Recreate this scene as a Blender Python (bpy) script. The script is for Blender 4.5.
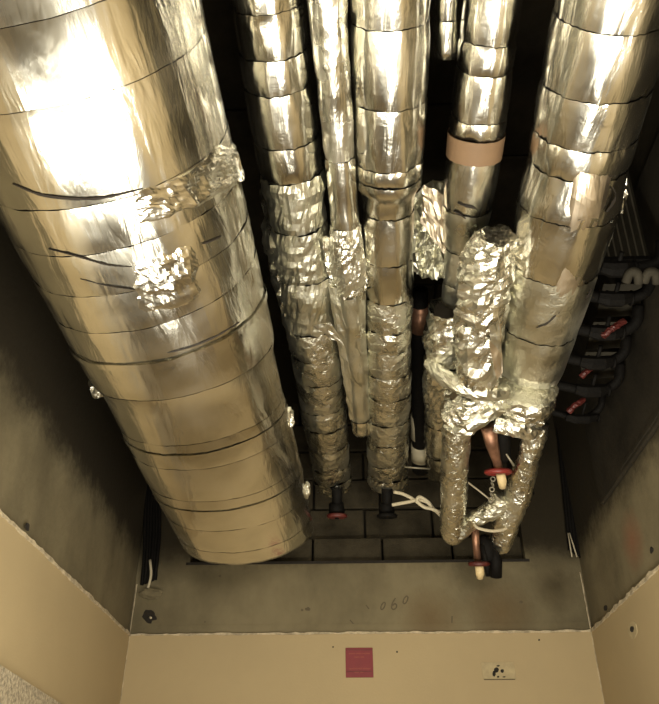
import bpy, bmesh, math, random
from mathutils import Vector, Matrix, noise
random.seed(7)
S = bpy.context.scene
for o in list(bpy.data.objects): bpy.data.objects.remove(o)
C = S.collection
# ------------------------------------------------------------------ camera
F = 750.0; CX, CY = 329.5, 352.0
TH = math.atan(500/F); PS = math.atan(29.5/F*math.cos(TH))
FWD = Vector((-math.sin(PS)*math.cos(TH), math.cos(PS)*math.cos(TH), math.sin(TH)))
RT = Vector((math.cos(PS), math.sin(PS), 0)); UP = RT.cross(FWD)
cd = bpy.data.cameras.new('camera'); cam = bpy.data.objects.new('camera', cd); C.objects.link(cam)
cam.matrix_world = Matrix(((RT.x, UP.x, -FWD.x, 0), (RT.y, UP.y, -FWD.y, 0), (RT.z, UP.z, -FWD.z, 0), (0, 0, 0, 1)))
cd.sensor_fit = 'VERTICAL'; cd.sensor_height = 24; cd.lens = 24*F/704; cd.clip_start = .02
S.camera = cam
# ------------------------------------------------------------------ world, lamps, exposure
w = bpy.data.worlds.new('world'); S.world = w; w.use_nodes = True
w.node_tree.nodes['Background'].inputs[0].default_value = (1, .85, .6, 1)
w.node_tree.nodes['Background'].inputs[1].default_value = .02
def area(name, loc, target, sx, sy, power, col):
    l = bpy.data.lights.new(name, 'AREA'); l.shape = 'RECTANGLE'; l.size = sx; l.size_y = sy; l.energy = power; l.color = col
    o = bpy.data.objects.new(name, l); C.objects.link(o); o.location = loc
    o.rotation_euler = (Vector(target)-Vector(loc)).to_track_quat('-Z', 'Y').to_euler(); return o
area('strip_lamp', (-.58, 1.75, -.22), (-.55, 1.75, 2.), .06, 3.1, 52, (1, .95, .80))
area('room_lamp', (.5, -1.6, .2), (0, 3.0, .9), 1.3, .5, 75, (1, .92, .75))
area('soft_fill_light', (.45, 2.1, -.35), (.25, 2.5, 2.), .5, 1.4, 14, (1, .94, .80))  # unseen fill light, added to brighten the lower pipes
S.view_settings.view_transform = 'Standard'; S.view_settings.look = 'None'
S.view_settings.exposure = 0.14; S.view_settings.gamma = 1; S.view_settings.use_curve_mapping = False

# ------------------------------------------------------------------ geometry helpers
def ray(px, py): return (RT*((px-CX)/F) + UP*((CY-py)/F) + FWD)
def at(px, py, d): return ray(px, py)*(d*.94)               # point at camera depth d
def onY(px, py, Y): r = ray(px, py); return r*(Y/r.y)
def onX(px, py, X): r = ray(px, py); return r*(X/r.x)
def onZ(px, py, Z): r = ray(px, py); return r*(Z/r.z)
def proj(p):
    z = p.dot(FWD); return (CX+F*p.dot(RT)/z, CY-F*p.dot(UP)/z, z)
YB = 4.0
PL = onY(128, 635, YB); PR = onY(593, 632, YB)
XL, XR = PL.x, PR.x; ZP = (PL.z+PR.z)/2
ZLINT = onY(350, 562, YB).z
ZF, ZC = -1.6, 2.75; YR = -3.2

# ------------------------------------------------------------------ materials
def mat(name, col, rough=.7, metal=0., var=.15, vscale=4., bump=.0, bscale=40., stretch=(1, 1, 1), col2=None, vlo=.35, vhi=.65, spec=.5):
    m = bpy.data.materials.new(name); m.use_nodes = True; nt = m.node_tree; N = nt.nodes; L = nt.links
    b = N['Principled BSDF']; b.inputs['Roughness'].default_value = rough; b.inputs['Metallic'].default_value = metal
    b.inputs['Specular IOR Level'].default_value = spec
    g = N.new('ShaderNodeNewGeometry'); mp = N.new('ShaderNodeMapping'); mp.inputs['Scale'].default_value = stretch
    L.new(g.outputs['Position'], mp.inputs['Vector'])
    n = N.new('ShaderNodeTexNoise'); n.inputs['Scale'].default_value = vscale; n.inputs['Detail'].default_value = 7; n.inputs['Roughness'].default_value = .6
    L.new(mp.outputs[0], n.inputs['Vector'])
    r = N.new('ShaderNodeValToRGB'); r.color_ramp.elements[0].position = vlo; r.color_ramp.elements[1].position = vhi
    c2 = col2 or tuple(c*(1-var) for c in col)
    r.color_ramp.elements[0].color = (*c2, 1); r.color_ramp.elements[1].color = (*col, 1)
    L.new(n.outputs['Fac'], r.inputs[0]); L.new(r.outputs[0], b.inputs['Base Color'])
    if bump:
        n2 = N.new('ShaderNodeTexNoise'); n2.inputs['Scale'].default_value = bscale; n2.inputs['Detail'].default_value = 5
        L.new(mp.outputs[0], n2.inputs['Vector']); bp = N.new('ShaderNodeBump'); bp.inputs['Strength'].default_value = bump; bp.inputs['Distance'].default_value = .01
        L.new(n2.outputs['Fac'], bp.inputs['Height']); L.new(bp.outputs[0], b.inputs['Normal'])
    return m
def foil(name, col, rough, wr, crk, cscale=28.):
    """foil jacket: wrinkles running along the pipe (wr) and small dents (crk)"""
    m = bpy.data.materials.new(name); m.use_nodes = True; nt = m.node_tree; N = nt.nodes; L = nt.links
    b = N['Principled BSDF']; b.inputs['Metallic'].default_value = 1
    g = N.new('ShaderNodeNewGeometry')
    mp = N.new('ShaderNodeMapping'); mp.inputs['Scale'].default_value = (1, .16, 1); L.new(g.outputs['Position'], mp.inputs['Vector'])
    n1 = N.new('ShaderNodeTexNoise'); n1.inputs['Scale'].default_value = 22; n1.inputs['Detail'].default_value = 4; n1.inputs['Distortion'].default_value = .6
    L.new(mp.outputs[0], n1.inputs['Vector'])
    n2 = N.new('ShaderNodeTexNoise'); n2.inputs['Scale'].default_value = cscale; n2.inputs['Detail'].default_value = 3; n2.inputs['Distortion'].default_value = 1.5
    L.new(g.outputs['Position'], n2.inputs['Vector'])
    v = N.new('ShaderNodeTexVoronoi'); v.inputs['Scale'].default_value = cscale*.8; v.feature = 'F1'
    mx = N.new('ShaderNodeVectorMath'); mx.operation = 'ADD'; L.new(g.outputs['Position'], mx.inputs[0])
    sc = N.new('ShaderNodeVectorMath'); sc.operation = 'SCALE'; sc.inputs['Scale'].default_value = .05; L.new(n2.outputs['Color'], sc.inputs[0]); L.new(sc.outputs[0], mx.inputs[1])
    L.new(mx.outputs[0], v.inputs['Vector'])
    b1 = N.new('ShaderNodeBump'); b1.inputs['Strength'].default_value = wr; b1.inputs['Distance'].default_value = .01; L.new(n1.outputs['Fac'], b1.inputs['Height'])
    b2 = N.new('ShaderNodeBump'); b2.inputs['Strength'].default_value = crk; b2.inputs['Distance'].default_value = .012
    L.new(v.outputs['Distance'], b2.inputs['Height']); L.new(b1.outputs[0], b2.inputs['Normal'])
    b3 = N.new('ShaderNodeBump'); b3.inputs['Strength'].default_value = crk*.6; b3.inputs['Distance'].default_value = .012
    L.new(n2.outputs['Fac'], b3.inputs['Height']); L.new(b2.outputs[0], b3.inputs['Normal'])
    L.new(b3.outputs[0], b.inputs['Normal'])
    n3 = N.new('ShaderNodeTexNoise'); n3.inputs['Scale'].default_value = 6; n3.inputs['Detail'].default_value = 4; L.new(g.outputs['Position'], n3.inputs['Vector'])
    mr = N.new('ShaderNodeMapRange'); mr.inputs[1].default_value = .3; mr.inputs[2].default_value = .7; mr.inputs[3].default_value = rough*.75; mr.inputs[4].default_value = rough*1.35
    L.new(n3.outputs['Fac'], mr.inputs[0]); L.new(mr.outputs[0], b.inputs['Roughness'])
    r = N.new('ShaderNodeValToRGB'); r.color_ramp.elements[0].color = (*[c*.82 for c in col], 1); r.color_ramp.elements[1].color = (*col, 1)
    r.color_ramp.elements[0].position = .35; r.color_ramp.elements[1].position = .6
    L.new(n3.outputs['Fac'], r.inputs[0]); L.new(r.outputs[0], b.inputs['Base Color'])
    return m
FC = (.83, .805, .71)
M = dict(
    duct=foil('foil_duct', FC, .19, .42, .05, 12),
    smooth=foil('foil_smooth', FC, .19, .36, .07, 26),
    crush=foil('foil_crushed', (.83, .81, .71), .25, .3, .25, 34),
    soft=foil('foil_soft', (.74, .72, .60), .34, .3, .18, 30),
    sleeve=foil('foil_sleeve', (.80, .78, .67), .26, .3, .5, 30),
    long=foil('foil_long_wrinkles', FC, .26, .9, .2, 20),
    tan=foil('foil_tan', (.72, .62, .48), .36, .2, .08, 20),
    core=mat('dark_core', (.03, .022, .014), .8, var=.4),
    paint=mat('beige_paint', (.42, .325, .18), .75, var=.08, vscale=1.6, bump=.08, bscale=120),
    edge=mat('plaster_edge', (.60, .50, .34), .8, var=.5, vscale=25, bump=.4, bscale=90),
    popcorn=mat('rough_plaster', (.50, .42, .29), .9, var=.45, vscale=70, bump=1., bscale=75, vlo=.42, vhi=.58),
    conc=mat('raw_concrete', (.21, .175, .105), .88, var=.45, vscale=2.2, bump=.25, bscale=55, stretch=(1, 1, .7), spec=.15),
    dconc=mat('dark_concrete', (.032, .026, .017), .9, var=.55, vscale=3, bump=.3, bscale=50, spec=.15),  # evenly dark concrete of the ceiling slabs and right wall panel
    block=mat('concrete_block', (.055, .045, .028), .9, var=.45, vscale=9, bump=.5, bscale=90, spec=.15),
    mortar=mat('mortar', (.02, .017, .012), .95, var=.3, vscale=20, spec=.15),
    deck=mat('grey_steel_deck', (.05, .043, .03), .75, var=.4, vscale=8, spec=.2),
    floor=mat('pale_floor', (.38, .33, .235), .5, var=.2, vscale=3),
    black=mat('black_iron', (.005, .004, .003), .7, var=.3, vscale=30, bump=.3, bscale=120, spec=.15),
    red=mat('red_enamel', (.24, .025, .02), .4, var=.35, vscale=40),
    dred=mat('dull_red_enamel', (.10, .016, .012), .5, var=.35, vscale=40),
    copper=mat('copper_pipe', (.36, .19, .12), .4, .7, var=.4, vscale=30, bump=.1),
    cream=mat('cream_plastic', (.72, .56, .30), .5, var=.15, vscale=60),
    tape=mat('brown_tape', (.25, .155, .085), .6, var=.10, vscale=18, bump=.05),
    band=mat('pale_band', (.33, .29, .20), .7, var=.2, vscale=30),
    rope=mat('white_cord', (.62, .54, .38), .85, var=.3, vscale=160, bump=.5, bscale=300),
    sign=mat('red_sign', (.20, .018, .024), .55, var=.12, vscale=30),
    print=mat('orange_print', (.30, .07, .035), .6, var=.1),
    hole=mat('dark_hole', (.02, .015, .01), .9, var=.4, vscale=60),
    patch=mat('grey_filler', (.47, .38, .22), .85, var=.2, vscale=30, bump=.2),
    pencil=mat('dark_marker', (.12, .095, .055), .9, var=.3, vscale=80),
    plate=mat('galvanised_steel', (.30, .27, .20), .45, .6, var=.3, vscale=14))

def tint_wall(m, z0, z1, spots=()):
    """darker tone above a given height, ragged edge; rust and dark blotches"""
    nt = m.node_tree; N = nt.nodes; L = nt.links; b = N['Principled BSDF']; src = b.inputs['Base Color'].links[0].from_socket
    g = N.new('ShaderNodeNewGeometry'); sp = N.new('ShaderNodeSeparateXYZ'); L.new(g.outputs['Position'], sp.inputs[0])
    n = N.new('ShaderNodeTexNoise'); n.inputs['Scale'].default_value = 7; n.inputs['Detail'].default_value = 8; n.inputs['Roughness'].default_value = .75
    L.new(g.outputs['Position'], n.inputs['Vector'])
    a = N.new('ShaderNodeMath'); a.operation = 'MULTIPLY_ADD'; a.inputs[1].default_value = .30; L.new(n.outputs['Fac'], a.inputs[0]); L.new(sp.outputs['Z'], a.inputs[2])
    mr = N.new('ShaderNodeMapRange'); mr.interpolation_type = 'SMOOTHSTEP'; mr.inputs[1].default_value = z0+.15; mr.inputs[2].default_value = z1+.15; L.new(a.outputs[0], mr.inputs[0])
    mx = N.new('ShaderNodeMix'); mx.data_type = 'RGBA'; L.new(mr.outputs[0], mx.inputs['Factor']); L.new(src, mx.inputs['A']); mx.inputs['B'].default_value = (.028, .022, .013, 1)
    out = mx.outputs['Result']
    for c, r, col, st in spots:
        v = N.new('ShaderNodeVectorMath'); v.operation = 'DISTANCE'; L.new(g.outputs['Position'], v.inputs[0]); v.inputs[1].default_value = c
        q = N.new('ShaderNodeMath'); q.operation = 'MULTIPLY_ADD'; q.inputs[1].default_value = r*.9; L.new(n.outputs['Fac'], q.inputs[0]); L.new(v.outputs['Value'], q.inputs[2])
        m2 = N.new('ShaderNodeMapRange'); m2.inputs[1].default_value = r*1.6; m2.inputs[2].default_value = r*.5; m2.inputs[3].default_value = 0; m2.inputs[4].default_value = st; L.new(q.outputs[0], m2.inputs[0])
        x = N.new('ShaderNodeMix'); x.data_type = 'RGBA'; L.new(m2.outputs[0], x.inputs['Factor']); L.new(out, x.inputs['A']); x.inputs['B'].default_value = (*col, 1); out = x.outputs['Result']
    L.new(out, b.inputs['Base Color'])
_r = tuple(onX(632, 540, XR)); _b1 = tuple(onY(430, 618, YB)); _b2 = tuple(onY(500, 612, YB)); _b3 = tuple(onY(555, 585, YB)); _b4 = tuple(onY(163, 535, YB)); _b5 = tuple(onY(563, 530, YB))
tint_wall(M['conc'], ZLINT-.06, ZLINT+.14, [(_r, .13, (.22, .09, .05), .75), (_b1, .16, (.13, .085, .04), .7), (_b2, .17, (.13, .085, .04), .7), (_b3, .13, (.07, .055, .03), .9), (_b4, .27, (.03, .024, .014), .95), (_b5, .23, (.03, .024, .014), .95)])
# ------------------------------------------------------------------ object helpers
def link_mesh(name, verts, faces, m, parent=None, smooth=False, label=None, kind=None):
    me = bpy.data.meshes.new(name)
    off = parent.location if parent else Vector((0, 0, 0))
    q = parent
    while q and q.parent: q = q.parent; off = off + q.location
    me.from_pydata([tuple(Vector(v)-off) for v in verts], [], faces); me.materials.append(m)
    bm = bmesh.new(); bm.from_mesh(me); bmesh.ops.recalc_face_normals(bm, faces=bm.faces); bm.to_mesh(me); bm.free()
    if smooth: me.polygons.foreach_set('use_smooth', [True]*len(me.polygons))
    o = bpy.data.objects.new(name, me); C.objects.link(o); o.parent = parent
    if label: o['label'] = label
    if kind: o['kind'] = kind
    return o
def thing(name, label, cat, loc, group=None):
    o = bpy.data.objects.new(name, None); C.objects.link(o); o.location = loc; o.empty_display_size = .1
    o['label'] = label; o['category'] = cat
    if group: o['group'] = group
    return o
def tag(o, label, cat, group=None):
    o['label'] = label; o['category'] = cat
    if group: o['group'] = group
    return o
class MB:
    def __init__(s): s.v = []; s.f = []
    def add(s, v, f):
        n = len(s.v); s.v += [Vector(x) for x in v]; s.f += [tuple(i+n for i in q) for q in f]; return s
    def box(s, a, b, ch=0.):
        x0, y0, z0 = a; x1, y1, z1 = b
        if not ch:
            s.add([(x0, y0, z0), (x1, y0, z0), (x1, y1, z0), (x0, y1, z0), (x0, y0, z1), (x1, y0, z1), (x1, y1, z1), (x0, y1, z1)],
                  [(0, 3, 2, 1), (4, 5, 6, 7), (0, 1, 5, 4), (1, 2, 6, 5), (2, 3, 7, 6), (3, 0, 4, 7)]); return s
        bm = bmesh.new(); bmesh.ops.create_cube(bm, size=1)
        for v in bm.verts: v.co = Vector(((x0+x1)/2+v.co.x*(x1-x0), (y0+y1)/2+v.co.y*(y1-y0), (z0+z1)/2+v.co.z*(z1-z0)))
        bmesh.ops.bevel(bm, geom=bm.edges[:], offset=ch, segments=1, affect='EDGES')
        bm.verts.index_update(); s.add([v.co.copy() for v in bm.verts], [tuple(v.index for v in f.verts) for f in bm.faces]); bm.free(); return s
    def tube(s, pts, r, n=12, cap=True, jit=0.):
        pts = [Vector(p) for p in pts]; rr = r if isinstance(r, (list, tuple)) else [r]*len(pts)
        vs = []; pu = None
        for i, p in enumerate(pts):
            d = (pts[min(i+1, len(pts)-1)]-pts[max(i-1, 0)]).normalized()
            if pu is None: pu = d.orthogonal().normalized()
            u = (pu-d*pu.dot(d)).normalized(); pu = u; v = d.cross(u)
            for k in range(n):
                a = 2*math.pi*k/n; q = 1+jit*random.uniform(-1, 1)
                vs.append(p+(u*math.cos(a)+v*math.sin(a))*rr[i]*q)
        fs = [(i*n+k, i*n+(k+1) % n, (i+1)*n+(k+1) % n, (i+1)*n+k) for i in range(len(pts)-1) for k in range(n)]
        if cap: fs += [tuple(range(n))[::-1], tuple((len(pts)-1)*n+k for k in range(n))]
        return s.add(vs, fs)
    def torus(s, c, axis, R, r, n=20, m=8):
        c = Vector(c); ax = Vector(axis).normalized(); u = ax.orthogonal().normalized(); v = ax.cross(u); vs = []
        for i in range(n):
            a = 2*math.pi*i/n; d = u*math.cos(a)+v*math.sin(a)
            for k in range(m):
                b = 2*math.pi*k/m; vs.append(c+d*(R+r*math.cos(b))+ax*r*math.sin(b))
        return s.add(vs, [(i*m+k, ((i+1) % n)*m+k, ((i+1) % n)*m+(k+1) % m, i*m+(k+1) % m) for i in range(n) for k in range(m)])
    def build(s, name, m, parent=None, smooth=False, **k): return link_mesh(name, s.v, s.f, m, parent, smooth, **k)

def subdiv(pts, n):                                   # Catmull-Rom
    P = [Vector(p) for p in pts]; P = [P[0]*2-P[1]]+P+[P[-1]*2-P[-2]]; out = []
    for i in range(1, len(P)-2):
        for k in range(n):
            t = k/n; a, b, c, d = P[i-1:i+3]
            out.append(.5*((2*b)+(c-a)*t+(2*a-5*b+4*c-d)*t*t+(3*b-a-3*c+d)*t**3))
    out.append(P[-2]); return out

def crease(p, sc):                                    # folded-paper noise, -1..1
    q = p*sc; q = q+Vector((noise.noise(q*.7), noise.noise(q*.7+Vector((9, 1, 4))), noise.noise(q*.7+Vector((3, 7, 2)))))*.9
    d = noise.voronoi(q)[0]; return (d[0]*1.4-.6)

K2S = -.75
class Run:
    """a straight pipe run between two image points at camera depths K/(950-y); hw = half width in px at rows"""
    def __init__(s, x0, y0, x1, y1, K, hws, kk=1., V=950, k2=0.):
        s.k2 = k2
        s.A = at(x0, y0, K/(V-y0)); s.B = at(x1, y1, K/(V-y1)); s.ax = (s.B-s.A).normalized(); s.len = (s.B-s.A).length
        s.hws = hws; s.kk = kk
        c = -s.A; c = c-s.ax*c.dot(s.ax); s.n = c.normalized(); s.b = s.ax.cross(s.n)
    def c(s, u): return s.A+s.ax*u
    def rad(s, u):
        x, y, z = proj(s.c(u)) if s.c(u).dot(FWD) > .25 else (0, -1e4, .25)
        h = s.hws
        if y <= h[0][0]:
            p = s.c(s.uc(h[0][0])); return h[0][1]*p.dot(FWD)/F
        if y >= h[-1][0]: return h[-1][1]*z/F
        for (a, ha), (b, hb) in zip(h, h[1:]):
            if a <= y <= b: return (ha+(hb-ha)*(y-a)/(b-a))*z/F
    def skew(s, y):                                   # how far the jacket seams lean along the pipe
        y = max(0, min(560, y)); return s.kk*(.15+.25*(y/330) if y < 330 else .40+.75*(y-330)/230)
    def uc(s, y):                                     # u whose centre is on image row y
        lo, hi = -s.len*.6, s.len*1.6
        for _ in range(40):
            m = (lo+hi)/2; p = s.c(m)
            if p.dot(FWD) > .1 and proj(p)[1] < y or p.dot(FWD) <= .1: lo = m
            else: hi = m
        return (lo+hi)/2
    def ub(s, y):                                     # u of a seam whose near point is on image row y
        k = s.skew(y); lo, hi = -s.len*.6, s.len*1.6
        for _ in range(40):
            m = (lo+hi)/2; r = s.rad(m); p = s.c(m)+s.n*r-s.ax*k*r
            if p.dot(FWD) <= .1 or proj(p)[1] < y: lo = m
            else: hi = m
        return (lo+hi)/2, k
    def pt(s, u, ph, k, r, r0):
        return s.c(u)+(s.n*math.cos(ph)+s.b*math.sin(ph))*r-s.ax*(k*r0*math.cos(ph))+s.ax*(s.k2*max(0, k-.4*s.kk)*r0*math.sin(ph))
    def section(s, root, m, s0, s1, n=56, crush=0., wob=.006, lip=.004, name='foil_section', gap=.0014, pinch=.5, grow=0., flat=False, cap=False, label=None, sag=0.):
        (u0, k0), (u1, k1) = s0, s1
        R = s.rad((u0+u1)/2)
        L = max(u1-u0-gap, .01); nl = max(5, min(40, int(L/(.045*(1-.6*min(crush, 1))*max(R, .05)/.1))))
        sd = Vector((random.uniform(0, 50), random.uniform(0, 50), random.uniform(0, 50))); ns = max(24, n)
        vs = []
        for i in range(nl+1):
            t = i/nl
            for j in range(ns):
                ph = 2*math.pi*j/ns; k = k0+(k1-k0)*t; u = u0+gap*.5+L*t; r0 = s.rad(u)
                dvec = s.n*math.cos(ph)+s.b*math.sin(ph)
                p = s.c(u)+dvec*r0
                r = r0+grow+lip*(1-t)*.5
                e = min(t, 1-t)*L
                r -= pinch*.012*max(0, 1-e/.014)*(R/.1)**.5*(.6+.5*noise.noise(p*30+sd))     # cinched edges
                r += wob*(R/.1)**.4*noise.noise(Vector((p.x*7, p.y*2.2, p.z*7)))+wob*.35*noise.noise(Vector((p.x*34, p.y*6, p.z*34)))
                if pinch > .2: r += .006*(R/.1)**.5*max(0, 1-e/.03)*noise.noise(Vector((p.x*75, p.y*20, p.z*75)))
                if crush: r += crush*.014*crease(p+sd, 10)+crush*.006*crease(p+sd, 26)+crush*.003*random.uniform(-1, 1)
                if sag: r += sag*max(0, math.cos(ph))*math.sin(math.pi*t)
                q = s.pt(u, ph, k, r, r0)
                jg = .0035*noise.noise(q*14)+.0016*noise.noise(q*60)                    # ragged seam, shared by neighbours
                q += s.ax*jg*max(0, 1-e/.03)
                vs.append(q)
        fs = [(i*ns+j, i*ns+(j+1) % ns, (i+1)*ns+(j+1) % ns, (i+1)*ns+j) for i in range(nl) for j in range(ns)]
        if cap:
            cpt = sum((vs[nl*ns+j] for j in range(ns)), Vector())/ns+s.ax*.01; vs.append(cpt); ci = len(vs)-1
            fs += [(nl*ns+j, nl*ns+(j+1) % ns, ci) for j in range(ns)]
        return link_mesh(name, vs, fs, m, root, smooth=not flat, label=label)
    def core(s, root, u0, u1, name='inner_pipe', dr=.022, m=None):
        n = 24; vs = []; N_ = 24
        for i in range(N_+1):
            u = u0+(u1-u0)*i/N_
            for j in range(n):
                ph = 2*math.pi*j/n; r = max(.006, s.rad(u)-dr); vs.append(s.c(u)+(s.n*math.cos(ph)+s.b*math.sin(ph))*r)
        fs = [(i*n+j, i*n+(j+1) % n, (i+1)*n+(j+1) % n, (i+1)*n+j) for i in range(N_) for j in range(n)]
        fs += [tuple(range(n)), tuple(N_*n+j for j in range(n))]
        return link_mesh(name, vs, fs, m or M['core'], root, smooth=True)
def jacket(run, root, rows, mats, crush, head=1.2, **kw):
    """rows: seam rows in px; first section starts before the frame"""
    seams = [run.ub(y) for y in rows]; u0 = run.ub(0)[0]-head
    seams = [(u0, seams[0][1])]+seams
    for i in range(len(seams)-1):
        c = crush[i] if i < len(crush) else crush[-1]; m = mats[i] if i < len(mats) else mats[-1]
        run.section(root, m, seams[i], seams[i+1], crush=c, flat=c > .6, cap=(i == len(seams)-2), **kw)
    run.core(root, u0, seams[-1][0]-.03-seams[-1][1]*run.rad(seams[-1][0])*.9)
    return seams

# ------------------------------------------------------------------ the setting
def struct(name, mb, m): return mb.build(name, m, None, kind='structure')
T = .2
struct('floor', MB().box((XL-T, YR-T, ZF-T), (XR+T, YB+1, ZF)), M['floor'])
struct('wall_rear', MB().box((XL-T, YR-T, ZF), (XR+T, YR, ZC)), M['paint'])
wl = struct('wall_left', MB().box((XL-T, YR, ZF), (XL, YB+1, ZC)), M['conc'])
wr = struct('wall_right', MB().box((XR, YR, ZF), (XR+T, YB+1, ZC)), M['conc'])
# back wall: lintel beam below the opening, piers either side
HX0 = onY(190, 562, YB).x; HX1 = onY(526, 562, YB).x; ZH = 2.35
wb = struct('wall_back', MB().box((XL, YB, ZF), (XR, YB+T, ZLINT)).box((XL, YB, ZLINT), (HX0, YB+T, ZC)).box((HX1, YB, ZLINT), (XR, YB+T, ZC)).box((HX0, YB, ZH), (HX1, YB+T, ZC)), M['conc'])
# painted plaster skins with a broken lighter edge
def skin(parent, a, b, name='painted_plaster', m=None): return MB().box(a, b).build(name, m or M['paint'], parent)
tk = .012
skin(wb, (XL+tk, YB-tk, ZF), (XR-tk, YB, ZP))
skin(wl, (XL, YR, ZF), (XL+tk, YB, ZP)); skin(wr, (XR-tk, YR, ZF), (XR, YB, ZP))
def ragged(p0, p1, nrm, up, m, parent, name, h=.008, th=.006, n=110):
    p0 = Vector(p0); p1 = Vector(p1); nrm = Vector(nrm); up = Vector(up); vs = []; fs = []
    for i in range(n+1):
        p = p0.lerp(p1, i/n); a = h*(.5+.9*noise.noise(p*19)+.5*noise.noise(p*60)); b = h*(.7+.6*noise.noise(p*33))
        o = nrm*(th*(1+.6*noise.noise(p*27)))
        vs += [p-up*b+o, p+up*max(.001, a)+o, p+up*max(.001, a)-nrm*.004, p-up*b-nrm*.004]
        if i: k = 4*i; fs += [(k-4+j, k-4+(j+1) % 4, k+(j+1) % 4, k+j) for j in range(4)]
    return link_mesh(name, vs, fs, m, parent)
ragged((XL+tk, YB-tk, ZP), (XR-tk, YB-tk, ZP), (0, -1, 0), (0, 0, 1), M['edge'], wb, 'plaster_edge')
ragged((XL+tk, YR, ZP), (XL+tk, YB-tk, ZP), (1, 0, 0), (0, 0, 1), M['edge'], wl, 'plaster_edge', n=260, h=.010)
ragged((XR-tk, YR, ZP), (XR-tk, YB-tk, ZP), (-1, 0, 0), (0, 0, 1), M['edge'], wr, 'plaster_edge', n=260, h=.012)
ragged((XL+tk, YB-tk, ZP-.8), (XL+tk, YB-tk, ZP+.26), (.7, -.7, 0), (.7, .7, 0), M['edge'], wl, 'corner_edge', h=.003, th=.003)
ragged((XR-tk, YB-tk, ZP-.8), (XR-tk, YB-tk, ZP+.30), (-.7, -.7, 0), (.7, -.7, 0), M['edge'], wr, 'corner_edge', h=.004, th=.003)
# rough plaster on the lower left wall
a = onX(57, 704, XL+tk); b = onX(0, 668, XL+tk); sl = (b.z-a.z)/(b.y-a.y)
zz = lambda y: a.z+sl*(y-a.y)
link_mesh('rough_plaster', [(XL, YR, ZF), (XL, a.y+.9, ZF), (XL, a.y+.9, zz(a.y+.9)), (XL, YR, zz(YR)), (XL+.03, YR, ZF), (XL+.03, a.y+.9, ZF), (XL+.03, a.y+.9, zz(a.y+.9)), (XL+.03, YR, zz(YR))],
          [(0, 1, 2, 3), (4, 5, 6, 7), (0, 1, 5, 4), (1, 2, 6, 5), (2, 3, 7, 6), (3, 0, 4, 7)], M['popcorn'], wl)
# ceiling: soffit with planks
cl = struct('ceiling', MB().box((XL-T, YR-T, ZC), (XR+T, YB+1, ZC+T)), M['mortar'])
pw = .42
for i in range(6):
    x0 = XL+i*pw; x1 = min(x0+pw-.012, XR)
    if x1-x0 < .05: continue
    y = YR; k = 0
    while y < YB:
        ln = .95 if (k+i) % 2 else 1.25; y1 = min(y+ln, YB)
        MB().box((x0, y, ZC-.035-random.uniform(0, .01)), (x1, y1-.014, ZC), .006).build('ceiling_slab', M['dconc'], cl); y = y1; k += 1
# blocked-up opening behind the lintel
YH = YB+.10
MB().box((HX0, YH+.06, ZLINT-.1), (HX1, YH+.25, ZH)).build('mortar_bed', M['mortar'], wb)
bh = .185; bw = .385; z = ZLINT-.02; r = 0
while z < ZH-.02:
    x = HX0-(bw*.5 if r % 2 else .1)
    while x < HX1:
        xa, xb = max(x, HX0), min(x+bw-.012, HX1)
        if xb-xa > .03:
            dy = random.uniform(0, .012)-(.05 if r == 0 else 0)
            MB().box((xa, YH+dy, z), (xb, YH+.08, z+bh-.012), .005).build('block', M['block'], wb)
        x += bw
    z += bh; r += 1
# recessed grey panel on the right wall
pa = onX(605, 505, XR); zpan = pa.z
MB().box((XR-.02, -1.5, zpan), (XR, pa.y, zpan+.9), .006).build('raised_panel', M['dconc'], wr)
MB().box((XR-.026, 1.4, zpan+.02), (XR-.02, pa.y-.35, zpan+.035)).build('panel_batten', M['dconc'], wr)

# ------------------------------------------------------------------ big duct
duct = Run(52, 0, 255, 545, 1636, [(0, 146), (352, 92), (362, 86.5), (392, 82.5), (450, 76), (545, 62)], kk=.8, V=958, k2=K2S)
rt = thing('insulated_duct', 'very large round duct in shiny foil jacket along the left wall, widest of all', 'duct', duct.B)
rows = [16, 98, 197, 243, 284, 321, 357, 393, 440, 465, 498, 528, 550, 562]
jacket(duct, rt, rows, [M['duct']]*3+[M['duct']]*10, [0, 0, 0, .25, .2, .18, .12, .06, .06, .1, .05, .08, .05, .05], n=128, wob=.0018, gap=.0016, pinch=.10, lip=.001)

# crumpled foil flaps on the big duct
def sheet(name, corners, m, parent, nu=14, nv=14, amp=.02, sc=14, th=.0015, label=None, belly=0., fn=None):
    """crumpled sheet between four world corners, given thickness"""
    A, B, Cc, D = [Vector(c) for c in corners]; nr = (B-A).cross(D-A).normalized()
    if nr.dot(-A) < 0: nr = -nr
    sd = Vector((random.uniform(0, 40), random.uniform(0, 40), 0)); top = []; 
    for i in range(nu+1):
        for j in range(nv+1):
            u, v = i/nu, j/nv; p = A.lerp(B, u).lerp(D.lerp(Cc, u), v)
            e = 1 if 0 < i < nu and 0 < j < nv else .5
            q = p+nr*(amp*e*crease(p+sd, sc)+amp*.4*noise.noise(p*sc*3+sd)+amp*.25*random.uniform(-1, 1)+belly*math.sin(math.pi*u)*math.sin(math.pi*v))
            q += (B-A).normalized()*amp*.5*noise.noise(p*22+sd)+(D-A).normalized()*amp*.5*noise.noise(p*25-sd)
            top.append(q)
    n = len(top); vs = top+[p-nr*th for p in top]; W = nv+1; fs = []
    for i in range(nu):
        for j in range(nv):
            a = i*W+j; q = (a, a+1, a+W+1, a+W); fs.append(q); fs.append(tuple(x+n for x in q[::-1]))
    ed = [i*W for i in range(nu+1)]; 
    for bd in ([i*W for i in range(nu+1)], [i*W+nv for i in range(nu+1)], list(range(W)), [nu*W+j for j in range(W)]):
        for a, b in zip(bd, bd[1:]): fs.append((a, b, b+n, a+n))
    return link_mesh(name, vs, fs, m, parent, label=label)
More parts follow.
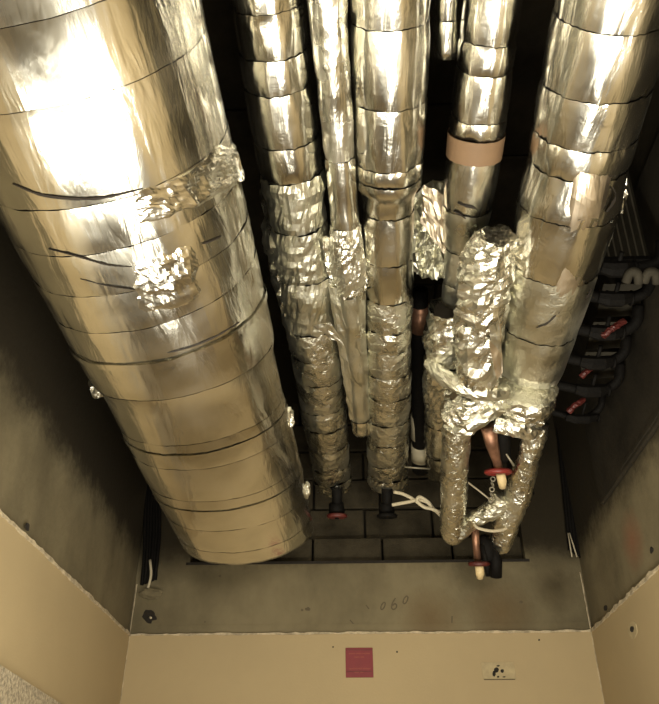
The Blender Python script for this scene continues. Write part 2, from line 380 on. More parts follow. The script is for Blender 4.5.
def wad(name, c, r, m, parent=None, sq=(1, 1, 1), amp=.35, label=None):
    bm = bmesh.new(); bmesh.ops.create_icosphere(bm, subdivisions=3, radius=1); c = Vector(c); sd = Vector((random.uniform(0, 30), 5, 2))
    vs = []
    for v in bm.verts:
        k = 1+amp*crease(v.co+sd, 1.8)+amp*.5*noise.noise(v.co*5+sd)
        vs.append(c+(RT*v.co.x*sq[0]+UP*v.co.y*sq[1]+FWD*v.co.z*sq[2])*k*r)
    fs = [tuple(v.index for v in f.verts) for f in bm.faces]; bm.free()
    return link_mesh(name, vs, fs, m, parent, label=label)
dD = lambda y, K=1636, V=958: K/(V-y)
wad('foil_tuft', at(84, 352, dD(357)/.94-.02), .022, M['crush'], rt, (.9, 1.1, .8))
wad('foil_tuft', at(99, 386, dD(393)/.94-.03), .042, M['crush'], rt, (.8, 1.1, .8))
wad('foil_tuft', at(91, 364, dD(357)/.94), .022, M['crush'], rt, (1.3, .7, .8))
wad('foil_tuft', at(288, 418, dD(420)/.94-.12), .034, M['crush'], rt, (.7, 1.3, .8))
wad('foil_tuft', at(307, 490, dD(490)/.94-.15), .026, M['crush'], rt, (.6, 1.4, .8))
for yy, hh in ((357, .012), (451, .009), (509, .009)):
    um, km = duct.ub(yy); L0 = (um-.012, km); L1 = (um+.014, km)
    duct.section(rt, M['smooth'], L0, L1, n=128, wob=.003, lip=0, gap=0, pinch=0, grow=hh*.45, name='foil_lip')
def on_run(run, px, py, grow=.004):
    """point on the near side of a run's surface under an image point"""
    d = ray(px, py).normalized(); u = run.uc(py); r = run.rad(u)+grow
    w0 = -run.A; a = d-run.ax*d.dot(run.ax); b = w0-run.ax*w0.dot(run.ax)
    qa, qb, qc = a.dot(a), 2*a.dot(b), b.dot(b)-r*r; D = qb*qb-4*qa*qc
    return d*((-qb-math.sqrt(D))/(2*qa)) if D > 0 else d*(-qb/(2*qa))
def patch(run, quad, m, root, name='foil_patch', nu=18, nv=12, amp=.010, sc=16, th=.001, grow=.006, label=None):
    vs = []; A, B, Cc, D = quad; sd = Vector((random.uniform(0, 40), 3, 3))
    for i in range(nu+1):
        for j in range(nv+1):
            u, v = i/nu, j/nv
            x = (A[0]*(1-u)+B[0]*u)*(1-v)+(D[0]*(1-u)+Cc[0]*u)*v; y = (A[1]*(1-u)+B[1]*u)*(1-v)+(D[1]*(1-u)+Cc[1]*u)*v
            p = on_run(run, x, y, grow); q = p+run.ax*.006*noise.noise(p*30+sd)
            out = (q-run.c((q-run.A).dot(run.ax))).normalized()
            q += out*(-.006*(1-min(1, 7*u*(1-u)*1.2))*1-.006*(1-min(1, 7*v*(1-v)*1.2)))
            q += run.ax*.02*noise.noise(q*9+sd)
            vs.append(q+out*(amp*crease(q+sd, sc)+amp*.4*crease(q-sd, sc*2.3)+amp*.2*random.random()))
    n = len(vs); W = nv+1; vs = vs+[p+Vector(p).normalized()*(th+.004) for p in vs]; fs = []
    for i in range(nu):
        for j in range(nv):
            a = i*W+j; q = (a, a+1, a+W+1, a+W); fs += [q, tuple(x+n for x in q[::-1])]
    for bd in ([i*W for i in range(nu+1)], [i*W+nv for i in range(nu+1)], list(range(W)), [nu*W+j for j in range(W)]):
        for a, b in zip(bd, bd[1:]): fs.append((a, b, b+n, a+n))
    return link_mesh(name, vs, fs, m, root, label=label)
patch(duct, [(118, 205), (236, 140), (248, 180), (150, 232)], M['duct'], rt, nu=30, nv=16, amp=.006, sc=12, grow=.004, label='crumpled foil patch')
patch(duct, [(128, 262), (196, 240), (203, 300), (138, 318)], M['duct'], rt, nu=22, nv=20, amp=.005, sc=14, grow=.003, label='crumpled foil patch')
# torn black gaps in the jacket
def tear(run, pts, wd, root):
    vs = []; L_ = []
    n = 14
    P = subdiv([Vector((x, y, 0)) for x, y in pts], 6); m = len(P)
    for i, p in enumerate(P):
        t = i/(m-1); h = wd*(math.sin(math.pi*t)**.6)*(.6+.5*noise.noise(Vector((p.x*.2, p.y*.2, 1))))+.15
        g_ = .003 if run is duct else .0055; vs += [on_run(run, p.x, p.y-h, g_), on_run(run, p.x, p.y+h, g_)]
    k = len(vs); vs += [v*1.003 for v in vs]; fs = []
    for i in range(m-1): a = 2*i; fs += [(a, a+1, a+3, a+2), (a+k, a+2+k, a+3+k, a+1+k), (a, a+2, a+2+k, a+k), (a+1, a+1+k, a+3+k, a+3)]
    return link_mesh('torn_slit', vs, fs, M['core'], root)
tear(duct, [(12, 184), (45, 196), (95, 199), (143, 189)], 1.9, rt); tear(duct, [(48, 249), (75, 256), (107, 265), (132, 267)], .8, rt)
tear(duct, [(160, 355), (190, 347), (215, 337), (240, 322)], 1.3, rt); tear(duct, [(80, 279), (108, 286), (135, 290)], .5, rt); tear(duct, [(203, 244), (212, 241), (222, 236)], .8, rt)

# ------------------------------------------------------------------ the slender runs
P2 = Run(267.5, 0, 334, 485, 2000, [(0, 37), (175, 31.5), (186, 31.5), (196, 29), (350, 25.5), (430, 21), (494, 17)], .8)
r2 = thing('insulated_pipe', 'foil-wrapped pipe right beside the big duct, crushed foil midway, red valve at its end', 'pipe', P2.B, 'foil-wrapped pipes overhead')
rows = [16, 62, 97, 151, 186, 236, 286, 338, 364, 388, 416, 434, 454, 474, 487, 497]
jacket(P2, r2, rows, [M['smooth']]*5+[M['soft']]*3+[M['sleeve']]*20, [.05, .05, .05, .05, .05, .7, .8, .7, .5, .35, .35, .5, .35, .35, .55, .9], n=64, gap=.0014, pinch=.5)
P3 = Run(389, 0, 388, 485, 2000, [(0, 41), (182, 34), (192, 27), (300, 23.5), (400, 22), (485, 19), (494, 17)], .9)
r3 = thing('insulated_pipe', 'foil-wrapped pipe in the middle of the bundle, smooth above and puckered below', 'pipe', P3.B, 'foil-wrapped pipes overhead')
rows = [33, 113, 174, 190, 222, 268, 306, 336, 356, 381, 403, 428, 449, 470, 484, 494]
jacket(P3, r3, rows, [M['smooth']]*7+[M['sleeve']], [.04, .04, .04, .05, .25, .15, .12, .5, .58, .45, .45, .45, .5, .35, .4, .9], n=64, gap=.0014, pinch=.55)
P2b = Run(327, 0, 362, 437, 1950, [(0, 20), (150, 15.5), (205, 14), (260, 17), (330, 12), (437, 9)], .7)
r2b = thing('insulated_pipe', 'narrow bright foil pipe squeezed between two wider ones', 'pipe', P2b.B, 'foil-wrapped pipes overhead')
rows = [164, 232, 300, 424, 438]
jacket(P2b, r2b, rows, [M['long'], M['smooth'], M['crush'], M['soft'], M['smooth']], [.35, .1, .85, .15, .2], n=48, gap=.0014)
P4 = Run(492.5, 0, 455, 312, 2050, [(0, 29.5), (120, 28), (147, 27), (200, 24.5), (238, 20), (250, 17), (318, 13)], 1.)
r4 = thing('insulated_pipe', 'foil pipe with a brown tape band, tapering into crumpled foil', 'pipe', P4.B, 'foil-wrapped pipes overhead')
sm = [P4.ub(y) for y in (48, 78, 126, 143, 166, 217, 256, 289, 323)]; u0 = (P4.ub(0)[0]-1.2, sm[0][1]); sm = [u0]+sm
for i in range(len(sm)-1):
    if i == 4: P4.section(r4, M['tape'], sm[i], sm[i+1], n=56, name='tape_band', wob=.002, lip=0, gap=-.002, pinch=0, grow=.0035, label='matt brown tape band')
    else: P4.section(r4, M['smooth'] if i < 6 else M['soft'], sm[i], sm[i+1], n=56, crush=.25 if i == 6 else .05, gap=.0014)
P4.core(r4, u0[0], sm[-1][0]-.03)
for q in ([(457, 203), (465, 206), (474, 208), (478, 211)], [(453, 211), (459, 214), (466, 219)]): tear(P4, q, 1.4, r4)
P5 = Run(615, 0, 526, 385, 1900, [(0, 60), (150, 49), (165, 47), (200, 50), (300, 40), (385, 30)], .75)
r5 = thing('insulated_pipe', 'broad foil pipe on the right, widest after the big duct, with a torn side', 'pipe', P5.B, 'foil-wrapped pipes overhead')
rows = [35, 104, 152, 182, 226, 286, 345, 388]
jacket(P5, r5, rows, [M['duct'], M['duct'], M['smooth'], M['smooth'], M['smooth'], M['smooth'], M['soft']], [0, 0, .04, .05, .1, .15, .1, .2], n=96, gap=.0016, pinch=.4)
patch(P5, [(578, 152), (616, 168), (578, 318), (548, 330)], M['tan'], r5, 'foil_patch', 14, 26, .0025, 8, grow=.001, label='foil strip tinted tan to imitate a reflection')  # tan reflection on this side is put into the strip's own colour
tear(P5, [(612, 186), (616, 196), (611, 206), (606, 212)], 4, r5); tear(P5, [(536, 328), (546, 324), (553, 318), (560, 312)], 2., r5); tear(P5, [(581, 301), (588, 296), (592, 288)], 3.5, r5)
wad('foil_tuft', at(618, 192, 2.56), .045, M['crush'], r5, (.5, 1.6, .9))
wad('foil_tuft', at(607, 222, 2.62), .04, M['soft'], r5, (.5, 1.9, .9), amp=.2)
# short stub of pipe high up
PS_ = Run(447.5, -20, 446, 56, 2120, [(0, 13.5), (60, 12.5)], .4)
rs = thing('insulated_pipe', 'short foil-wrapped pipe end hanging behind the others near the top', 'pipe', PS_.B, 'foil-wrapped pipes overhead')
jacket(PS_, rs, [22, 61], [M['smooth']], [.15, .1], n=40)
# foil-wrapped elbow below the taped pipe
P4c = Run(447, 322, 440, 478, 1990, [(316, 19), (330, 22), (400, 19), (450, 17), (478, 13)], .7)
r4c = thing('foil_wrapped_pipe', 'crumpled foil sleeve hanging below the taped pipe, blunt lower end', 'pipe', P4c.B)
sm = [P4c.ub(y) for y in (318, 372, 432, 462, 484)]
for i in range(4): P4c.section(r4c, M['crush'] if i < 2 else M['smooth'], sm[i], sm[i+1], n=44, crush=(1, .8, .5, .4)[i], cap=i == 3, flat=i < 2, gap=.002, name='foil_section')
P4c.core(r4c, sm[0][0]+.02, sm[-1][0]-.06)
# crushed foil bundle between taped pipe and broad pipe
cz = lambda pts, r, m, par, n=22, name='foil_section', k=10, crush=.011, label=None, smooth=False: crushed(pts, r, m, par, n, name, k, crush, label, smooth)
def crushed(pts, r, m, par, n, name, k, crush, label, smooth):
    P = subdiv(pts, k); L_ = len(P); rr = r if isinstance(r, (list, tuple)) else [r]*len(pts)
    R = []
    for i in range(L_):
        t = i/(L_-1)*(len(rr)-1); a = min(int(t), len(rr)-2) if len(rr) > 1 else 0; R.append(rr[a]+(rr[a+1]-rr[a])*(t-a))
    mb = MB().tube(P, R, n)
    sd = Vector((random.uniform(0, 40), 1, 1))
    for i in range(L_*n):
        c = P[i//n]; v = mb.v[i]; d = (v-c).normalized()
        mb.v[i] = v+d*(crush*1.1*crease(v+sd, 13 if max(R) > .07 else 22)+crush*.45*crease(v-sd, 32)+crush*.2*random.uniform(-1, 1))
    return mb.build(name, m, par, smooth=smooth, label=label)
b0 = at(490, 240, 2.72)
rb = thing('foil_bundle', 'long wad of crushed foil packed between taped and broad pipes', 'foil', at(484, 385, 3.2))
cz([at(497, 236, 2.60), at(489, 262, 2.70), at(482, 300, 2.84), at(478, 345, 3.03), at(478, 384, 3.22)], [.050, .085, .088, .085, .075], M['crush'], rb, n=30, k=9, crush=.022, name='crushed_wrap')
sheet('foil_fold', [at(486, 300, 2.72), at(498, 296, 2.72), at(502, 378, 3.02), at(494, 376, 3.02)], M['soft'], rb, 4, 12, amp=.006, sc=9)
sheet('foil_fold', [at(489, 344, 2.88), at(500, 322, 2.84), at(503, 372, 2.98), at(497, 380, 3.0)], M['tan'], rb, 5, 8, amp=.004, sc=9, label='tan triangular fold')
# crumpled sheet between middle pipe and taped pipe
rf = thing('foil_flap', 'loose crumpled foil sheet bridging the middle pipe and taped pipe', 'foil', at(430, 230, 2.95))
sheet('foil_sheet', [at(410, 190, 2.85), at(455, 178, 2.80), at(452, 280, 3.15), at(410, 272, 3.12)], M['soft'], rf, 18, 20, amp=.05, sc=5.5)
sheet('foil_fold', [at(424, 186, 2.76), at(448, 196, 2.76), at(446, 256, 2.96), at(420, 222, 2.86)], M['tan'], rf, 9, 10, amp=.014, sc=8)
# loose foil over the left pipe and the narrow one
rg = thing('foil_flap', 'crushed foil skirt along the left side of the pipe beside the duct', 'foil', at(285, 260, 2.9))
cz([at(272, 182, 2.62), at(279, 225, 2.78), at(287, 280, 2.98), at(299, 340, 3.22)], [.035, .055, .05, .035], M['crush'], rg, n=24, k=9, crush=.018, name='crushed_wrap')
rh = thing('foil_flap', 'crumpled foil draped across the narrow pipe below its smooth collar', 'foil', at(345, 265, 2.8))
sheet('foil_sheet', [at(322, 238, 2.72), at(362, 234, 2.72), at(368, 292, 2.93), at(330, 290, 2.93)], M['crush'], rh, 16, 18, amp=.022, sc=13)
sheet('foil_fold', [at(328, 286, 2.90), at(358, 296, 2.90), at(364, 420, 3.62), at(350, 420, 3.62)], M['soft'], rh, 8, 22, amp=.012, sc=6)
ri = thing('foil_flap', 'small bright scrap of foil sticking out of the left pipe', 'foil', at(335, 330, 3))
sheet('foil_sheet', [at(312, 326, 2.92), at(330, 322, 2.88), at(344, 345, 2.98), at(326, 336, 2.96)], M['crush'], ri, 6, 6, amp=.008, sc=12)

# ------------------------------------------------------------------ looped small-bore pipework at right
lt = thing('foil_wrapped_pipe', 'foil-wrapped tee where the broad pipe ends, crumpled all over', 'pipe', at(512, 400, 3.3))
cz([at(527, 382, 3.26), at(523, 400, 3.36), at(517, 420, 3.46)], [.125, .122, .095], M['crush'], lt, n=40, k=9, crush=.022, name='crushed_wrap')
cz([at(500, 392, 3.28), at(470, 408, 3.30), at(452, 418, 3.36)], [.055, .062, .060], M['crush'], lt, n=26, k=8, crush=.018, name='branch')
cz([at(428, 362, 3.30), at(446, 378, 3.22), at(480, 391, 3.16), at(505, 392, 3.2)], [.020, .036, .036, .034], M['soft'], lt, n=18, k=7, crush=.008, name='foil_strap')
cz([at(500, 404, 3.26), at(478, 418, 3.27), at(458, 432, 3.32)], [.034, .042, .036], M['soft'], lt, n=18, k=7, crush=.010, name='foil_strap')
cz([at(494, 424, 3.34), at(515, 428, 3.33), at(535, 430, 3.38)], [.034, .038, .04], M['crush'], lt, n=18, k=7, crush=.013, name='branch')
ll = thing('foil_wrapped_pipe', 'slim straight foil pipe of the loop, left leg with rounded lower end', 'pipe', at(452, 538, 3.85))
cz([at(457, 424, 3.40), at(456, 440, 3.45), at(454, 490, 3.65), at(453, 530, 3.82), at(453, 540, 3.86)], [.058, .060, .060, .060, .036], M['sleeve'], ll, n=32, k=12, crush=.007, name='foil_sleeve', smooth=True)
for yy, rr in ((490, .064), (519, .064)):
    p = at(454, yy, 3.42+(yy-430)*.004); MB().torus(p, (at(453, 530, 3.82)-at(456, 440, 3.45)), rr*.94, .004, 24, 6).build('foil_seam', M['smooth'], ll, True)
lr = thing('foil_wrapped_pipe', 'slim foil pipe of the loop, right leg leaning towards the lower left', 'pipe', at(500, 540, 3.85))
cz([at(536, 424, 3.40), at(530, 450, 3.48), at(519, 490, 3.64), at(505, 525, 3.78), at(500, 545, 3.86)], [.050, .046, .058, .062, .052], M['sleeve'], lr, n=32, k=12, crush=.010, name='foil_sleeve', smooth=True)
cz([at(494, 542, 3.83), at(500, 548, 3.85), at(507, 543, 3.83)], [.02, .026, .016], M['crush'], lr, n=12, k=5, crush=.009, name='foil_tuft')
cz([at(458, 534, 3.80), at(475, 519, 3.74), at(492, 510, 3.70), at(503, 497, 3.66)], [.030, .036, .042, .040], M['soft'], lr, n=20, k=8, crush=.010, name='branch')
MB().tube(subdiv([at(474, 524, 3.70), at(478, 528, 3.68), at(492, 531, 3.68), at(505, 529, 3.70), at(511, 521, 3.74)], 6), .007, 8).build('cord_ring', M['rope'], lr, True, label='white cord tied round')

# ball valves with levers
def ball_valve(name, label, cat, org, parts):
    t = thing(name, label, cat, org); 
    for nm, mb, m, sm_ in parts: mb.build(nm, m, t, sm_)
    return t
ball_valve('lever_valve', 'copper drain valve with red wheel and cream tip inside the loop', 'valve', at(497, 485, 3.6), [
    ('copper_tail', MB().tube([at(489, 428, 3.42), at(492, 445, 3.48), at(497, 462, 3.54), at(501, 478, 3.58)], [.035, .028, .020, .018], 14), M['copper'], True),
    ('hose_tip', MB().tube([at(500.5, 474, 3.55), at(502, 481, 3.57), at(502.5, 487, 3.59)], [.020, .021, .016], 14), M['cream'], True),
    ('hand_wheel', MB().torus(at(498, 472, 3.56), UP+FWD*.28, .050, .012, 24, 8).tube([at(488, 472, 3.56), at(509, 472, 3.56)], .008, 8), M['red'], True),
    ('valve_body', MB().tube([at(502, 430, 3.46), at(503, 440, 3.5), at(504, 456, 3.54), at(503, 461, 3.56)], [.03, .034, .030, .018], 12), M['black'], True),
    ('stem', MB().tube([at(505, 452, 3.5), at(514, 466, 3.5)], .005, 8), M['plate'], True)])
ball_valve('lever_valve', 'drain valve with dark body and cream tip hanging lowest of all', 'valve', at(484, 575, 3.85), [
    ('copper_tail', MB().tube([at(475, 528, 3.80), at(476, 545, 3.80), at(478, 562, 3.82)], [.020, .017, .018], 14), M['copper'], True),
    ('hose_tip', MB().tube([at(479, 566, 3.78), at(480, 573, 3.79), at(480, 578, 3.80)], [.020, .021, .015], 14), M['cream'], True),
    ('hand_wheel', MB().torus(at(479, 564, 3.80), UP+FWD*.3, .042, .011, 24, 8).tube([at(471, 564, 3.8), at(487, 564, 3.8)], .007, 8), M['dred'], True),
    ('valve_body', MB().tube([at(481, 536, 3.84), at(486, 546, 3.83), at(489, 556, 3.82), at(490, 562, 3.83)], [.022, .040, .042, .025], 14).tube([at(492, 548, 3.82), at(496, 560, 3.80), at(496, 577, 3.80)], [.020, .030, .028], 12), M['black'], True),
    ('lever', MB().tube([at(482, 545, 3.80), at(487, 566, 3.78), at(488, 576, 3.78)], [.012, .014, .012], 8), M['black'], True)])
def end_valve(x, y, d, m, label, dx=0):
    t = thing('pipe_end_valve', label, 'valve', at(x, y+25, d))
    MB().tube([at(x-dx, y-6, d-.03), at(x, y+8, d), at(x+dx*.3, y+16, d)], [.030, .026, .022], 12).build('pipe_stub', M['black'], t, True)
    MB().tube([at(x-1, y+9, d), at(x, y+19, d)], [.038, .042], 8).build('valve_body', M['black'], t, True)
    MB().torus(at(x, y+22, d-.02), UP+FWD*.35, .042, .012, 22, 8).tube([at(x-8, y+22, d-.02), at(x+8, y+22, d-.02)], .009, 8).build('hand_wheel', m, t, True)
    MB().tube([at(x, y+14, d), at(x, y+25, d-.02)], .011, 10).build('stem', M['black'], t, True)
end_valve(337, 494, 4.15, M['dred'], 'small valve with dull red wheel under the pipe beside the duct')
end_valve(387, 494, 4.15, M['black'], 'small black valve with black wheel under the middle pipe')
# thin dark pipe with pale bands behind
tp = thing('banded_pipe', 'thin dark pipe with two pale bands, seen between middle and sleeve pipes', 'pipe', at(424, 460, 4.0))
MB().tube([at(420, 290, 3.55), at(420, 330, 3.7), at(421, 470, 4.18)], [.035, .038, .046], 18).build('bare_pipe', M['black'], tp, True)
for y0_, y1_ in ((415, 437), (444, 459)):
    MB().tube([at(421, y0_, 4.18-(470-y0_)*.0034), at(421, y1_, 4.18-(470-y1_)*.0034)], .052, 20).build('band', M['band'], tp, True, label='pale wrap band')
MB().tube([at(420, 306, 3.6), at(420, 330, 3.69)], .043, 16).build('copper_collar', M['copper'], tp, True)
# cord with a knot
cord = MB()
pts = [at(394, 492, 3.95), at(403, 494, 3.93), at(413, 499, 3.92), at(420, 504, 3.92), at(427, 508, 3.90), at(431, 507, 3.89), at(427, 502, 3.88), at(418, 500, 3.9), at(408, 502, 3.92), at(392, 505, 3.93)]
cord.tube(subdiv(pts, 5), .0085, 8)
pts = [at(441, 513, 3.86), at(432, 509, 3.88), at(424, 507, 3.87), at(417, 501, 3.88), at(420, 497, 3.88), at(428, 502, 3.88), at(433, 508, 3.90), at(441, 516, 3.86)]
cord.tube(subdiv(pts, 5), .0085, 8)
tag(cord.build('cord', M['rope'], None, True), 'white cord with a knot, stretched between middle pipe and loop', 'cord')
tag(MB().tube(subdiv([at(466, 481, 3.70), at(478, 490, 3.74), at(492, 501, 3.70)], 5), .004, 6).build('string', M['rope'], None, True), 'thin straight string crossing inside the pipe loop', 'cord')
tag(MB().tube([at(405, 467, 4.02), at(430, 469, 4.02)], .005, 6).build('thin_rod', M['plate'], None, True), 'thin bright rod behind the middle pipe, low down', 'rod')
# chain
ch = thing('chain', 'short bright chain hanging inside the pipe loop', 'chain', at(493, 478, 3.62))
for k in range(5):
    MB().torus(at(493-k*.5, 479+k*5.2, 3.6+.01*k), (1, 0, .4) if k % 2 else (.1, 1, .3), .010, .0035, 12, 6).build('chain_link', M['plate'], ch, True)
tf = thing('pipe_clip', 'small shiny clip bracket right of the loop', 'bracket', at(526, 487, 3.8))
wad('foil_scrap', at(523, 492, 3.8), .028, M['crush'], tf, (1, 1, .7), amp=.5); wad('foil_scrap', at(530, 480, 3.82), .018, M['crush'], tf, (1, .8, .7), amp=.5)
MB().tube([at(520, 478, 3.82), at(530, 486, 3.82), at(533, 494, 3.84)], .008, 8).build('clip_wire', M['black'], tf, True)

# ------------------------------------------------------------------ dark valve bank near the right wall
rowsv = [(262, 572, 664, 2.95, 14), (292, 578, 652, 3.05, 13), (326, 572, 640, 3.18, 13), (356, 566, 628, 3.3, 12), (384, 562, 622, 3.42, 11), (412, 560, 604, 3.55, 8)]
place = ['topmost', 'second from the top', 'third from the top', 'third from the bottom', 'second from the bottom', 'lowest']
for i, (y, x0, x1, d, hw) in enumerate(rowsv):
    R = hw*d/F*.42; x1p = x1; mid = (x0+x1)/2
    t = thing('manifold_valve', 'black pipe valve by the right wall, %s of the dark bank' % place[i], 'valve', at(mid, y, d), 'black valves by the right wall')
    MB().tube(subdiv([at(x0-22, y-4, d+.05), at(x0, y+2, d), at(mid, y+7, d), at(x1p-12, y+3, d), at(x1p-3, y-6, d), at(x1p-2, y-20, d+.02)], 5), R, 12).build('bent_pipe', M['black'], t, True)
    MB().tube([at(mid-16, y+5, d-.02), at(mid-6, y+7, d-.03), at(mid+6, y+7, d-.03), at(mid+14, y+5, d-.02)], [R*1.1, R*1.4, R*1.4, R*1.1], 8).build('valve_body', M['black'], t)
    MB().tube([at(mid, y+4, d-.03), at(mid+4, y-10, d-.06)], R*.4, 8).build('stem', M['black'], t, True)
    if i in (2, 4, 5):
        hx, hy, ln = {2: (606, 334, 1.), 4: (584, 374, .9), 5: (571, 409, .7)}[i]
        MB().tube(subdiv([at(hx-3, hy+3, d-.12), at(hx+4*ln, hy-4*ln, d-.12), at(hx+9*ln, hy-7*ln, d-.12), at(hx+18*ln, hy-13*ln, d-.10)], 4), [.012]*13, 8, jit=.25).build('lever', M['dred'], t, label='red lever')
    for k in range(2):
        xx = mid-8+k*24; MB().torus(at(xx, y+6, d), (1, 0, 0), R*1.1, R*.3, 14, 6).build('union_nut', M['black'], t, True)
for x, y, r_, lb in ((632, 277, .030, 'left'), (650, 277, .032, 'right')):
    t = thing('pipe_saddle', 'grey curved saddle clamp above the dark valves, %s one of two' % lb, 'bracket', at(x, y, 2.9), 'grey saddle clamps')
    MB().tube(subdiv([at(x-6, y+5, 2.9), at(x-2, y-4, 2.88), at(x+5, y-4, 2.88), at(x+7, y+6, 2.9)], 5), .017, 10).build('saddle', M['deck'], t, True)
# corrugated deck sheet above them
dk = thing('corrugated_sheet', 'dark corrugated metal sheet at upper right behind the broad pipe', 'sheet', at(640, 258, 3.0))
A_ = at(592, 262, 3.05); B_ = Vector((XR-.06, A_.y, A_.z)); hgt = (at(640, 90, 3.0*.9)-at(640, 262, 3.05)); hgt = Vector((0, hgt.y*.2, 1)).normalized()*.85
nr = (B_-A_).cross(hgt).normalized(); vs = []; n = 64
for i in range(n+1):
    p = A_.lerp(B_, i/n); q = nr*(.016*(1 if (i % 8) in (1, 2, 3) else -1 if (i % 8) in (5, 6, 7) else 0)); vs += [p+q, p+q+hgt]
k = len(vs); vs += [v+nr*.003 for v in vs]; fs = []
for i in range(n): a = 2*i; fs += [(a, a+2, a+3, a+1), (a+k, a+1+k, a+3+k, a+2+k), (a, a+k, a+2+k, a+2), (a+1, a+3, a+3+k, a+1+k)]
link_mesh('ribbed_panel', vs, fs, M['deck'], dk); MB().tube([A_-Vector((.05, 0, .02)), B_+Vector((.0, 0, -.02))], .035, 8).build('edge_angle', M['black'], dk)

# ------------------------------------------------------------------ corner cables
c1 = thing('cable_bundle', 'black cable bundle running up the left rear corner', 'cable', onY(143, 590, YB-.02))
for k in range(6):
    x = 143+k*2.6; MB().tube(subdiv([onY(x-1, 585-k, YB-.02), onY(x+1, 560, YB-.03-.01*(k % 2)), onY(x+2+k*.3, 530, YB-.03), onY(x+3, 500, YB-.035), onY(x+5, 470, YB-.03), onY(x+8, 420, YB-.03)], 4), .010, 8, jit=.15).build('cable', M['black'], c1, True)
MB().tube(subdiv([onY(148, 588, YB-.03), onY(151, 575, YB-.05), onY(150, 560, YB-.05)], 4), .007, 8).build('loose_end', M['rope'], c1, True, label='pale frayed cable end')
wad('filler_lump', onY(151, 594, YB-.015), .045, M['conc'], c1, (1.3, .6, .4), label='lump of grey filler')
c2 = thing('cable_bundle', 'black cables with two pale wires in the right rear corner', 'cable', onY(578, 555, YB-.02))
for k in range(5):
    x = 567+k*2.8; MB().tube(subdiv([onY(x+3, 558-(4-k)*2, YB-.02), onY(x+1, 530, YB-.03), onY(x-3, 490, YB-.03), onY(x-8, 440, YB-.03), onY(x-12, 400, YB-.03)], 4), .011, 8, jit=.15).build('cable', M['black'], c2, True)
for dx in (0, 5): MB().tube([onY(572+dx, 557, YB-.055), onY(568+dx*.3, 533, YB-.06)], .0035, 6).build('pale_wire', M['rope'], c2, True, label='thin pale wire')

# ------------------------------------------------------------------ sign and marks on the painted wall
yw = YB-tk
def wz(px, py, Y=yw): p = onY(px, py, Y); return p.x, p.z
sg = thing('red_sign', 'small square red notice with faint orange lettering on beige wall', 'sign', onY(359, 662, yw-.003))
(xa, z1), (xb, z0) = wz(345.5, 648), wz(373.5, 677.5)
MB().box((xa, yw-.005, z0), (xb, yw, z1), .0015).build('sign_plate', M['sign'], sg)
sw = xb-xa; sh = z1-z0
def words(yf, ws, hgt=.05):
    mb = MB()
    for a, b in ws:
        x = a
        while x < b:                                   # tiny worn strokes, as in the photo
            lw = .022; hh = hgt*random.uniform(.65, 1)
            x_, z_ = xa+x*sw, z1-yf*sh
            mb.box((x_, yw-.0056, z_-hh*sh*.5), (x_+lw*sw*.62, yw-.005, z_+hh*sh*.5)); x += lw*1.25
    mb.build('lettering', M['print'], sg, label='worn orange line of lettering', kind=None)
words(.20, [(.13, .33), (.38, .55), (.60, .88)]); words(.32, [(.32, .50), (.55, .66)]); words(.71, [(.13, .30), (.33, .58), (.63, .90)]); words(.83, [(.32, .48), (.53, .62)])
MB().tube([Vector((xa+.004, yw-.006, z1-.01)), Vector((xb-.004, yw-.0065, z1-.012))], .0012, 6).tube([Vector((xa+.004, yw-.006, z0+.028)), Vector((xb-.004, yw-.006, z0+.028))], .0010, 6).build('ridge', M['dred'], sg)
def blob(name, cx, cy, rx, ry, m, par, Y=yw, th=.002, n=18, irr=.35, plane='Y', X=None):
    f = (lambda x, y: onY(x, y, Y)) if plane == 'Y' else (lambda x, y: onX(x, y, X))
    nrm = Vector((0, -1, 0)) if plane == 'Y' else Vector((-1 if X > 0 else 1, 0, 0)); sd = random.uniform(0, 50); vs = []
    for i in range(n):
        a = 2*math.pi*i/n; k = 1+irr*noise.noise(Vector((math.cos(a)*1.5, math.sin(a)*1.5, sd)))
        vs.append(f(cx+rx*k*math.cos(a), cy+ry*k*math.sin(a))+nrm*th)
    vs += [v-nrm*(th+.001) for v in vs]; fs = [tuple(range(n)), tuple(range(n, 2*n))[::-1]]+[(i, (i+1) % n, (i+1) % n+n, i+n) for i in range(n)]
    return link_mesh(name, vs, fs, m, par)
rp = thing('filled_hole', 'grey filler patch with broken screw holes on the beige wall right of the sign', 'wall patch', onY(498, 672, yw))
MB().box((*onY(483, 679, yw).xz[:1], yw-.003, wz(483, 679)[1]), (wz(514, 662)[0], yw, wz(514, 662)[1]), .0012).build('filler', M['patch'], rp)
for cx_, cy_, a_, b_ in ((496, 670, 2.6, 2.6), (502, 671, 1.8, 2), (494, 674, 1.6, 2.8), (498, 677, 1.1, 1), (498, 666, 1.6, .7), (504, 677, 1.6, .6)): blob('chipped_hole', cx_, cy_, a_, b_, M['hole'], rp, th=.0045)
MB().box((wz(484, 680)[0], yw-.006, wz(484, 680)[1]), (wz(515, 679)[0], yw, wz(515, 679.2)[1])).build('scored_edge', M['pencil'], rp)
rq = thing('filled_hole', 'pale filler patch with screw hole on the painted right wall', 'wall patch', onX(633, 631, XR-tk))
blob('filler', 633, 630, 4.5, 9, M['patch'], rq, plane='X', X=XR-tk, th=.003, irr=.2); blob('chipped_hole', 633, 629, 1.8, 3.2, M['hole'], rq, plane='X', X=XR-tk, th=.005)
rr_ = thing('filled_hole', 'dark broken anchor hole with bright plug at lower left of bare concrete', 'wall patch', onY(150, 617, YB))
blob('chipped_hole', 150, 617, 6.2, 6, M['hole'], rr_, Y=YB, th=.003, irr=.5)
MB().tube([onY(150, 617, YB-.003), onY(151, 618, YB-.02)], .006, 8).build('plug', M['rope'], rr_, True, label='bright plug')
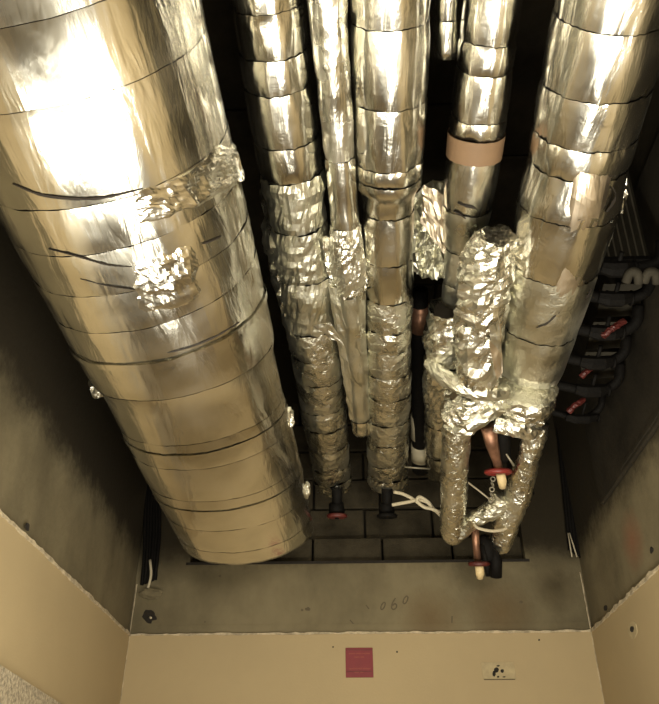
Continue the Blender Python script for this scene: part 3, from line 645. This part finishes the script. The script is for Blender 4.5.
for px, py, a_, b_, Y in ((365, 627, 1.8, 2.2, YB), (308, 609, 2.6, 2, YB), (302, 610, 1.4, 1.1, YB), (521, 602, 1.8, 1.2, YB), (539, 640, .9, .9, yw), (397, 652, .9, .9, yw), (205, 622, .9, .7, YB), (333, 647, .8, .8, yw), (220, 576, 1.4, 1.2, YB)):
    blob('pock_mark', px, py, a_, b_, M['pencil'] if Y == YB else M['hole'], wb, Y=Y, th=.002)
blob('pock_mark', 27, 527, 1.5, 4, M['hole'], wl, plane='X', X=XL+tk, th=.004); blob('pock_mark', 606, 608, 1.5, 2.6, M['hole'], wr, plane='X', X=XR, th=.004); blob('pock_mark', 652, 550, 1.3, 3, M['hole'], wr, plane='X', X=XR, th=.004)
def stroke(pts, r=.0035, name='marker_stroke'):
    P = subdiv([onY(x, y, YB-.0005) for x, y in pts], 5); mb = MB().tube(P, r, 6)
    for v in mb.v: v.y = YB-.0012+(v.y-YB)*.15
    return mb.build(name, M['pencil'], wb)
def digit0(cx, cy, a, b, sl=.35): stroke([(cx+a*math.cos(t)+sl*-b*math.sin(t)*1., cy+b*math.sin(t)) for t in [k*math.pi/4 for k in range(9)]])
digit0(383, 606, 1.8, 3.6); digit0(405.5, 600, 2., 3.8)
stroke([(395.5, 598), (392.5, 603), (391.5, 607), (393, 609.5), (396, 608), (396.5, 605), (394.5, 603.8), (392.3, 606)])
stroke([(452, 616), (452, 630), (453.5, 642)], .003, 'hairline_crack'); stroke([(350, 620), (358, 629)], .003, 'scratch'); stroke([(366, 605), (369, 609)], .003, 'scratch')
# lintel skirt: slightly proud strip just above the paint
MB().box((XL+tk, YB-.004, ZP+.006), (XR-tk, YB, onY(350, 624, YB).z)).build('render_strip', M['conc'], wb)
MB().box((HX0-.02, YB-.003, ZLINT-.008), (HX1+.02, YB+.02, ZLINT+.006)).build('lintel_arris', M['hole'], wb)

bk = thing('backing_plate', 'dark grey steel plate behind the black valves by the right wall', 'plate', at(606, 400, 3.6))
for y0_, y1_, xa_, xb_, d_ in ((284, 318, 596, 640, 3.20), (322, 350, 586, 632, 3.34), (352, 380, 578, 618, 3.46)):
    p0, p1, p2, p3 = at(xa_, y1_, d_+.06), at(xb_, y1_-3, d_+.06), at(xb_+2, y0_, d_), at(xa_+8, y0_, d_); v4 = [p0, p1, p2, p3]; v4 += [q+FWD*.012 for q in v4]
    link_mesh('plate_panel', v4, [(0, 1, 2, 3), (4, 5, 6, 7), (0, 1, 5, 4), (1, 2, 6, 5), (2, 3, 7, 6), (3, 0, 4, 7)], M['deck'], bk)
